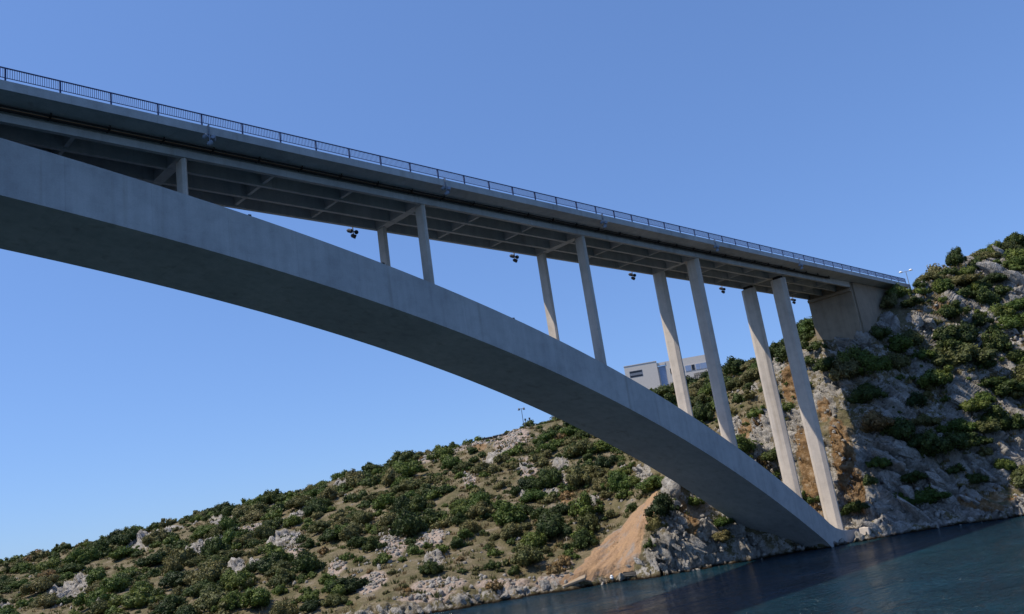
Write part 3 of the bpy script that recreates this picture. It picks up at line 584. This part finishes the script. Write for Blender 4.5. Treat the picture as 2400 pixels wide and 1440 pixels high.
# ---------------------------------------------------------------- bushes and trees
def crown_data(seed, nleaf, lobes, squash, leaf):
    r = np.random.default_rng(seed); an = r.uniform(0, 6.283, lobes); rr_ = np.sqrt(r.uniform(0.02, 1, lobes)) * r.uniform(0.72, 0.95)
    c = np.stack([rr_ * np.cos(an) * r.uniform(0.85, 1.25), rr_ * np.sin(an), r.uniform(0.0, 0.62, lobes) * (1.1 - rr_)], 1)
    rad = r.uniform(0.12, 0.36, lobes) * (1.15 - 0.45 * rr_); c[0] = (0, 0, 0.22); rad[0] = 0.46; c[1, 2] = 0.55
    k = r.choice(lobes, nleaf * 3, p=rad ** 2 / (rad ** 2).sum()); d = r.normal(size=(nleaf * 3, 3)); d /= np.linalg.norm(d, axis=1, keepdims=True)
    Pp = c[k] + d * rad[k][:, None] * (0.86 + 0.42 * r.random((nleaf * 3, 1)) ** 2.2); keep = np.ones(len(Pp), bool)
    for j in range(lobes): keep &= (np.linalg.norm(Pp - c[j], axis=1) > rad[j] * 0.86) | (k == j)
    keep &= Pp[:, 2] > -0.3
    Pp = Pp[keep][:nleaf]; d = d[keep][:nleaf]; n = len(Pp)
    nn = d + r.normal(0, 0.55, (n, 3)); nn /= np.linalg.norm(nn, axis=1, keepdims=True)
    u = np.cross(nn, r.normal(size=(n, 3))); u /= np.linalg.norm(u, axis=1, keepdims=True); w = np.cross(nn, u)
    s = r.uniform(0.6, 1.3, (n, 1)) * leaf
    Q = np.stack([Pp - u * s - w * s * 0.15, Pp + w * s * 0.6 + nn * s * 0.15, Pp + u * s + w * s * 0.1, Pp - w * s * 0.6], 1)
    Vv = [Q.reshape(-1, 3)]; Fq = np.arange(n * 4).reshape(-1, 4); F3 = np.vstack([Fq[:, [0, 1, 2]], Fq[:, [0, 2, 3]]]); off = n * 4; Ft = [F3]
    b = bmesh.new(); bmesh.ops.create_icosphere(b, subdivisions=2, radius=1); bv = np.array([v.co[:] for v in b.verts]); bf = np.array([[v.index for v in f.verts] for f in b.faces]); b.free()
    for j in range(lobes):
        q = c[j] + bv * rad[j] * (0.80 + 0.2 * fbm(bv * 2.3 + j, 2, seed + j))[:, None]; Vv.append(q); Ft.append(bf + off); off += len(bv)
    Vv = np.vstack(Vv); Vv[:, 2] = (Vv[:, 2] + 0.12) * squash
    return Vv, np.vstack(Ft)
BK = [crown_data(300 + k, 2000, 16 + k % 9, (1.0, 0.85, 1.2, 0.95)[k % 4], 0.062) for k in range(14)]
tones = ['leaf_dark', 'leaf_mid', 'leaf_olive', 'leaf_dry']
CM = {t: [] for t in tones}
for t in tones:
    for k, (Vv, Ff) in enumerate(BK):
        q = fast_mesh('crown', Vv, Ff); q.materials.append(M[t]); CM[t].append(q)
tm = MB().tube((0, 0, -0.5), (0.03, 0.02, 0.25), 0.07, 0.05, 7)
for a in range(4): tm.tube((0.03, 0.02, 0.05 + 0.05 * a), (0.35 * math.cos(a * 1.7), 0.35 * math.sin(a * 1.7), 0.42), 0.035, 0.012, 5)
trunk_me = tm.mesh('trunk', True); trunk_me.materials.append(M['bark'])
class Grid:
    def __init__(self): self.L = []
    def ok(self, x, y, z, r, f):
        A = np.array(self.L); return bool(np.all((A[:, 0] - x) ** 2 + (A[:, 1] - y) ** 2 + (A[:, 2] - z) ** 2 > (f * (r + A[:, 3])) ** 2))
G = Grid(); plants = []
def add_bush(x, y, r, tone=None, tree=False, squash=1.0, z=None):
    zq = float(ground(x, y)[0]) if z is None else z; px, py, f = pix(x, y, zq)
    plants.append({'x': x, 'y': y, 'r': r, 'tone': tone or random.choices(tones, (0.36, 0.36, 0.26, 0.02))[0], 'tree': tree, 'px': px, 'py': py, 'f': f, 'sq': squash}); G.L.append((x, y, zq, r))
for (x, y, r) in RIGHT_BUSH: add_bush(x, y, r * (1.3 if -15 < y < 2 and 128 < x < 152 else 1.05), random.choices(tones, (0.55, 0.32, 0.12, 0.01))[0])
for (x, y, r) in SKY_TREES: add_bush(x, y, r, 'leaf_dark', True, 1.15)
for (x, y) in DRY_BUSH: add_bush(x, y, 1.5, 'leaf_dry')
NC = 16000
az_ = rng.uniform(13, 82, NC); dS = np.interp(az_, _az, _nd[:, 2]); dR = np.interp(az_, _az, _nd[:, 7]) + 14
dd_ = np.sqrt(rng.uniform((dS + 4.0) ** 2, dR ** 2)); cxs = OX + dd_ * np.cos(np.radians(az_)); cys = OY + dd_ * np.sin(np.radians(az_))
bad = np.maximum.reduce([patch_mask(cxs, cys, ROCK) * np.where(az_ < 34, 0.45, 0.95), patch_mask(cxs, cys, BARE), scree_mask(cxs + 0.3, cys - 0.6) * 3, scree_mask(cxs, cys) * 3, patch_mask(cxs, cys, ORANGE) * 0.6])
dens = fbm(np.stack([cxs / 13., cys / 13., np.full(NC, 3.0)], -1), 3, 91)
rads = rng.choice((0.8, 1.1, 1.4, 1.7, 2.1, 2.6, 3.2), NC) * np.where(az_ > 36, 1.0, 0.95); czs = ground(cxs, cys)
for x, y, z, r, bd, de in zip(cxs.tolist(), cys.tolist(), czs.tolist(), rads.tolist(), bad.tolist(), dens.tolist()):
    if len(plants) >= 1400: break
    if 130 < x < 152 and 75 < y < 100 and (x - 134.5) * 0.742 + (y - 94.5) * 0.67 > -5: continue
    if bd > 0.4 or (abs(y) < 7.5 and 100 < x < 168) or (x > 148 and -9 < y < 9): continue
    if de < -0.2 and random.random() < 0.6: continue
    if not G.ok(x, y, z, r, (0.44 if de > -0.08 else 0.66) if y > 14 else 0.42): continue
    add_bush(x, y, r, z=z)
ns = 0
for x, y, z in zip(cxs[::-1].tolist(), cys[::-1].tolist(), czs[::-1].tolist()):
    if ns >= 700: break
    if scree_mask(np.array([x]), np.array([y]))[0] > 0.05 or (abs(y) < 7.5 and 104 < x < 166) or random.random() < 0.4: continue
    if not G.ok(x, y, z, 0.7, 0.6): continue
    add_bush(x, y, random.uniform(0.4, 0.9), random.choices(tones, (0.25, 0.3, 0.33, 0.12))[0], z=z); ns += 1
vis = [q for q in plants if -60 < q['px'] < 2460 and q['py'] < 1500]
vis.sort(key=lambda q: -q['r'] / q['f'])
solo = vis[:296]; ids = set(id(q) for q in solo); others = [q for q in plants if id(q) not in ids]
def place(q):
    x, y, r = q['x'], q['y'], q['r']; z = float(ground(x, y)[0])
    nmq = 'tree' if q['tree'] else 'bush'
    t = obj(nmq, None, None, None, (x, y, z + r * 0.05)); t.empty_display_size = 0.5
    k = random.randrange(14); s = r * random.uniform(0.92, 1.1)
    c = obj('crown', CM[q['tone']][k], None, t); c.scale = (s * random.uniform(0.85, 1.4), s * random.uniform(0.85, 1.15), s * random.uniform(0.75, 1.2) * q['sq']); c.rotation_euler = (0, 0, random.uniform(0, 6.28))
    tk = obj('trunk', trunk_me, None, t); tk.scale = (s, s, s); tk.rotation_euler = (0, 0, random.uniform(0, 6.28))
    if q['tree']: c.location.z = r * 0.5; tk.scale.z = s * 1.8; tk.location.z = r * 0.15
    q['o'] = t
for q in solo: place(q)
TN = {'leaf_dark': 'dark green', 'leaf_mid': 'mid green', 'leaf_olive': 'olive', 'leaf_dry': 'dry brown'}
def zone(q):
    px, py, az_ = q['px'], q['py'], math.degrees(math.atan2(q['y'] - OY, q['x'] - OX))
    dS = float(np.interp(az_, _az, _nd[:, 2])); dR = float(np.interp(az_, _az, _nd[:, 7])); t = (math.hypot(q['x'] - OX, q['y'] - OY) - dS) / (dR - dS)
    if px > 1960: return 'on crest of the right hillside' if t > 0.85 else ('on right slope beside the abutment' if py < 860 and px < 2190 else ('high on the right cliff' if py < 860 else 'low on the right cliff'))
    if px > 1500: return 'behind the tall columns' if py < 1120 else 'on the rocks under the arch'
    if t > 0.86: return 'on the left hill skyline'
    if px > 1080: return 'just left of the orange scree' if t < 0.45 else 'uphill below the skyline lamp post'
    if px > 560: return 'low on the middle left hill' if t < 0.42 else 'high on the middle left hill'
    return 'at the bottom left corner hillside' if t < 0.42 else 'high on the far left slope'
def bsize(q): return 'large' if q['r'] > 2.3 else ('mid-sized' if q['r'] > 1.6 else 'small')
def setb(q, t):
    q['o']['label'] = t; q['o']['category'] = 'tree' if q['tree'] else 'bush'; q['o']['group'] = ('trees ' if q['tree'] else 'bushes ') + zone(q)
rank(solo, lambda q: (bsize(q), TN[q['tone']], 'trees' if q['tree'] else 'bushes', zone(q)), lambda k: 'only %s %s %s %s' % (k[0], k[1], k[2].replace('bushes', 'bush').replace('trees', 'tree'), k[3]), lambda k: '%s %s %s %s' % k, setb)
# what is left over reads as one mass of maquis behind and between the others
VV = {t: [] for t in tones}; FF = {t: [] for t in tones}; off = {t: 0 for t in tones}
LK = [crown_data(500 + k, 430, 10 + k % 3, 0.95, 0.10) for k in range(8)]
for q in others:
    Vv, Ff = LK[random.randrange(8)]; a = random.uniform(0, 6.28); r = q['r']; t = q['tone']
    z = float(ground(q['x'], q['y'])[0])
    Pp = np.column_stack([(Vv[:, 0] * math.cos(a) - Vv[:, 1] * math.sin(a)) * r + q['x'], (Vv[:, 0] * math.sin(a) + Vv[:, 1] * math.cos(a)) * r + q['y'], Vv[:, 2] * r + z])
    VV[t].append(Pp); FF[t].append(Ff + off[t]); off[t] += len(Pp)
mats = [t for t in tones if VV[t]]
allV = np.vstack([np.vstack(VV[t]) for t in mats]); o_ = 0; allF = []; mi = []
for k, t in enumerate(mats):
    f = np.vstack(FF[t]); allF.append(f + o_); mi.append(np.full(len(f), k, np.int32)); o_ += off[t]
me = fast_mesh('undergrowth', allV, np.vstack(allF))
for t in mats: me.materials.append(M[t])
me.polygons.foreach_set('material_index', np.concatenate(mi))
o = obj('undergrowth', me); o['kind'] = 'stuff'; o['label'] = 'mass of smaller evergreen maquis filling in between the bushes'; o['category'] = 'undergrowth'
# dry grass and low scrub
n = 5200; az_ = rng.uniform(13, 80, n); dS = np.interp(az_, _az, _nd[:, 2]); dR = np.interp(az_, _az, _nd[:, 7]) + 6
d = np.sqrt(rng.uniform((dS + 2) ** 2, dR ** 2)); gx = OX + d * np.cos(np.radians(az_)); gy = OY + d * np.sin(np.radians(az_))
kk = (scree_mask(gx, gy) < 0.1) & ~((np.abs(gy) < 8) & (gx > 108) & (gx < 165)) & (patch_mask(gx, gy, ROCK) < 0.8); gx, gy = gx[kk], gy[kk]; gz = ground(gx, gy); n = len(gx); nb = 12
hh_ = rng.uniform(0.25, 0.75, (n, nb)); ang = rng.uniform(0, 6.28, (n, nb)); rad = rng.uniform(0, 0.6, (n, nb)); th = rng.uniform(0, 6.28, (n, nb))
bx_ = gx[:, None] + rad * np.cos(ang); by_ = gy[:, None] + rad * np.sin(ang); bz_ = gz[:, None] - 0.1 + 0 * rad; wdt = 0.14
v0 = np.stack([bx_ - wdt * np.cos(th), by_ - wdt * np.sin(th), bz_], -1); v1 = np.stack([bx_ + wdt * np.cos(th), by_ + wdt * np.sin(th), bz_], -1); v2 = np.stack([bx_ + 0.3 * np.cos(ang) * hh_, by_ + 0.3 * np.sin(ang) * hh_, bz_ + hh_], -1)
Vg = np.stack([v0, v1, v2], 2).reshape(-1, 3); Fg = np.arange(len(Vg)).reshape(-1, 3)
me = fast_mesh('dry_grass', Vg, Fg); me.materials.append(M['dry_grass']); me.materials.append(M['leaf_olive'])
me.polygons.foreach_set('material_index', np.repeat((rng.random(n) < 0.45).astype(np.int32), nb))
o = obj('dry_grass', me); o['kind'] = 'stuff'; o['label'] = 'dry tan grass and low scrub between the bushes'; o['category'] = 'grass'

# ---------------------------------------------------------------- white building behind the tall columns
bA = Vector((170.6, 68.9, 0)); bB = Vector((183.6, 50.1, 0)); bu = (bB - bA).normalized(); bn = Vector((-bu.y, bu.x, 0))   # along the front, away from the camera
if bn.dot(Vector((1, 0.6, 0))) < 0: bn = -bn
bld = thing('building', 'white flat-roofed modern building with slit windows on the hill behind the tall columns', 'building', (bA.x, bA.y, 36))
bld.matrix_world = Matrix(((bu.x, bn.x, 0, bA.x), (bu.y, bn.y, 0, bA.y), (0, 0, 1, 36.0), (0, 0, 0, 1)))
LB = (bB - bA).length
obj('wall', MB().box(0, 8.2, -0.3, 9, -6, 7.3).mesh('wall'), M['white'], bld)
obj('wing', MB().box(10.3, LB, 0, 9, -4, 6.9).box(8.201, 10.299, 0.5, 9, -4, 6.0).mesh('wing'), M['white'], bld)
obj('lintel', MB().box(8.202, 10.298, -0.1, 0.498, 6.15, 6.85).mesh('lintel'), M['white'], bld)
obj('parapet', MB().box(-0.08, 8.25, -0.38, 9.1, 7.3, 7.45).mesh('parapet'), M['white'], bld)
w = obj('window', MB().box(1.1, 4.4, -0.32, -0.295, 4.2, 5.9).mesh('window'), M['lampbody'], bld)
for z0, z1 in ((4.3, 4.72), (5.35, 5.8)): obj('pane', MB().box(1.2, 4.3, -0.335, -0.321, z0, z1).mesh('pane'), M['dark_opening'], w)
obj('glass_panel', MB().box(8.55, 10.2, 0.47, 0.498, -1.0, 6.0).mesh('glass_panel'), M['blue_panel'], bld)
for x0, x1, mt in ((11.2, 11.85, 'dark_opening'), (12.2, 14.6, 'blue_panel'), (15.0, 16.4, 'blue_panel'), (16.6, 17.3, 'dark_opening'), (17.6, 18.6, 'blue_panel'), (18.7, 20.6, 'blue_panel'), (20.8, 21.9, 'blue_panel')):
    w = obj('window', MB().box(x0 - 0.06, x1 + 0.06, -0.05, -0.002, 3.45, 5.05).mesh('window'), M['white'], bld)
    obj('pane', MB().box(x0, x1, -0.07, -0.051, 3.55, 4.95).mesh('pane'), M[mt], w)
# dry-stone terrace wall below the wing
tw = thing('terrace_wall', 'rough stone terrace wall below the right wing of the white building', 'wall', (0, 0, 0))
sm_ = MB().box(-0.5, 0.5, -0.5, 0.5, -0.5, 0.5).mesh('stone'); sm_.materials.append(M['rock'])
a0 = Vector((174.5, 51.5, 0)); a1 = Vector((182.0, 38.5, 0))
tw.location = (a0.x, a0.y, 0); ndir = (a1 - a0).normalized(); L_ = (a1 - a0).length
for row in range(5):
    t = random.uniform(0, 0.6)
    while t < L_:
        w_ = random.uniform(0.7, 1.4); pq = a0 + ndir * t; zb = 35.0 + 0.0 * t
        s = obj('stone', sm_, None, tw, (pq.x - a0.x + random.uniform(-0.08, 0.08), pq.y - a0.y, zb + row * 0.62)); s.scale = (0.7, w_ * 0.94, 0.58 * random.uniform(0.9, 1.02)); s.rotation_euler = (random.uniform(-0.04, 0.04), random.uniform(-0.05, 0.05), math.atan2(ndir.y, ndir.x) + 1.5708 + random.uniform(-0.06, 0.06)); t += w_

# ---------------------------------------------------------------- lamp posts and small things
def lamp_post(x, y, zb, h, label, head, arm, facing, shade):
    t = thing('street_lamp', label, 'street lamp', (x, y, zb)); t.rotation_euler.z = facing
    obj('pole', MB().tube((0, 0, 0), (0, 0, h), 0.09, 0.06, 8).mesh('pole'), M['lampdark'] if not shade else M['lampbody'], t)
    obj('arm', MB().tube((0, -arm, h), (0, arm, h), 0.045, n=6).mesh('arm'), M['lampdark'] if not shade else M['lampbody'], t)
    for s in (-1, 1):
        hd = obj('lamp_head', MB().tube((0, 0, -0.1), (0, 0, 0.12), head, head * 0.75, 12).tube((0, 0, 0.12), (0, 0, 0.24), head * 0.75, head * 0.25, 12).mesh('lamp_head', True), M['lamp_white'] if shade else M['lampdark'], t, (0, s * arm, h + (0.1 if shade else -0.22)))
        if not shade: obj('cap', MB().tube((0, 0, 0.25), (0, 0, 0.45), head * 0.7, head * 0.4, 10).mesh('cap'), M['lampbody'], hd)
    return t
lamp_post(149.0, 86.0, 29.5, 6.75, 'dark twin-headed lamp post standing on the left hill skyline', 0.34, 0.62, R(45), False)
lamp_post(178.6, -0.9, 40.5, 7.0, 'twin lamp post with bright white heads beyond the end of the railing', 0.4, 0.95, R(20), True)
def small_post(x, y, zb, h, label):
    t = thing('short_post', label, 'post', (x, y, zb))
    obj('shaft', MB().tube((0, 0, 0), (0, 0, h), 0.07, 0.07, 7).mesh('shaft'), M['lampdark'], t); obj('post_head', MB().tube((0, 0, h - 0.25), (0, 0, h + 0.25), 0.2, 0.24, 9).mesh('post_head'), M['lampdark'], t)
small_post(149.4, 85.6, 30.3, 3.1, 'short dark post with round head just right of the skyline lamp post')
small_post(150.1, 84.8, 30.3, 3.2, 'second short dark post on the skyline, further right of the lamp post')
# guard wall on the left skyline
gw = thing('guard_wall', 'long dark low retaining wall along the left hill skyline below the lamp post', 'wall', (0, 0, 0))
ga = Vector((138.5, 90.1, 0)); gb_ = Vector((148.5, 79.0, 0)); gw.location = (ga.x, ga.y, 0); gd = (gb_ - ga).normalized(); gl = (gb_ - ga).length; npn = 6
for k in range(npn):
    c = gd * (gl * (k + 0.5) / npn); zt = 30.6 + 1.0 * k / npn
    s = obj('panel', MB().box(-0.15, 0.15, -gl / npn / 2 + 0.03, gl / npn / 2 - 0.03, -1.9, -0.6).mesh('panel'), M['hull'], gw, (c.x, c.y, zt)); s.rotation_euler.z = math.atan2(gd.y, gd.x) - 1.5708
bp = thing('marker_post', 'small white marker post on the left hill skyline above the gravel slope', 'post', (137.2, 104.6, 27.0), me=MB().box(-0.25, 0.25, -0.25, 0.25, 0, 2.6).prism([(-0.3, 2.6), (0.3, 2.6), (0, 2.95)], 'y', -0.3, 0.3).mesh('marker_post'), mat=M['white'])
# fence above the right hillside
fn = thing('fence', 'weathered wooden post-and-rail fence on top of the right hillside', 'fence', (0, 0, 0))
fa = Vector((173.5, -9.2, 0)); fb = Vector((170.5, -14.4, 0)); fn.location = (fa.x, fa.y, 0); fd = fb - fa
for k in range(4):
    c = fd * (k / 3); zz = 43.5 + 0.75 * k / 3; obj('post', MB().box(-0.06, 0.06, -0.06, 0.06, -2.2, 1.35).mesh('post'), M['wood'], fn, (c.x, c.y, zz))
for hz in (0.45, 0.85, 1.25): obj('rail', MB().tube((0, 0, 43.5 + hz), (fd.x, fd.y, 44.25 + hz), 0.055, n=6).mesh('rail'), M['wood'], fn)
# shore things
blk = thing('concrete_block', 'pale concrete block beside the foot of the arch at the water', 'block', (121.3, -6.2, 0.6), me=MB().prism([(-0.9, 0), (0.9, 0), (0.8, 1.1), (-0.8, 1.1)], 'y', -0.7, 0.7).mesh('concrete_block'), mat=M['column']); bevel(blk, 0.08)
pil = thing('standing_rock', 'tall pale upright rock between the arch foot and the shaded cliff', 'rock', (124.0, -7.4, 0.5), me=RM[2]); pil.scale = (0.7, 0.7, 2.0)
bt = thing('boat', 'dark upturned boat lying on the shore below the orange scree', 'boat', (90.6, 12.0, 0.55)); bt.scale = (0.62, 0.62, 0.62); bt.rotation_euler = (0, 0.05, R(-52))
sec = []
for i in range(9):
    u = -1 + 2 * i / 8; w_ = 0.75 * (1 - abs(u) ** 2.6) + 0.06; hq = 0.75 * (1 - 0.35 * abs(u) ** 2)
    sec.append([(u * 2.3, w_ * math.cos(a), hq * math.sin(a)) for a in np.linspace(0, math.pi, 9)])
obj('hull', MB().add([q for s in sec for q in s], [(i * 9 + j, i * 9 + j + 1, (i + 1) * 9 + j + 1, (i + 1) * 9 + j) for i in range(8) for j in range(8)]).mesh('hull', True), M['hull'], bt)
obj('keel', MB().box(-2.1, 2.1, -0.04, 0.04, 0.55, 0.82).mesh('keel'), M['hull'], bt)
obj('gunwale', MB().box(-2.2, 2.2, -0.8, -0.7, 0.0, 0.1).box(-2.2, 2.2, 0.7, 0.8, 0.0, 0.1).mesh('gunwale'), M['wood'], bt)
sb = thing('slab', 'tilted pale concrete slab lying on the shore left of the scree', 'slab', (84.6, 17.2, 0.9), me=MB().prism([(-1.8, -0.16), (1.8, -0.16), (1.75, 0.16), (-1.75, 0.16)], 'y', -0.9, 0.9).mesh('slab'), mat=M['abutment']); sb.rotation_euler = (0.15, -0.22, R(-55)); bevel(sb, 0.05)
bu_ = thing('buoy', 'small white buoy on the shore at the foot of the scree', 'buoy', (88.6, 14.0, 0.7))
obj('float', MB().tube((0, 0, -0.25), (0, 0, 0.05), 0.16, 0.26, 10).tube((0, 0, 0.05), (0, 0, 0.3), 0.26, 0.1, 10).mesh('float', True), M['lamp_white'], bu_); obj('ring', MB().tube((0, 0, 0.28), (0, 0, 0.42), 0.05, n=6).mesh('ring'), M['lampdark'], bu_)
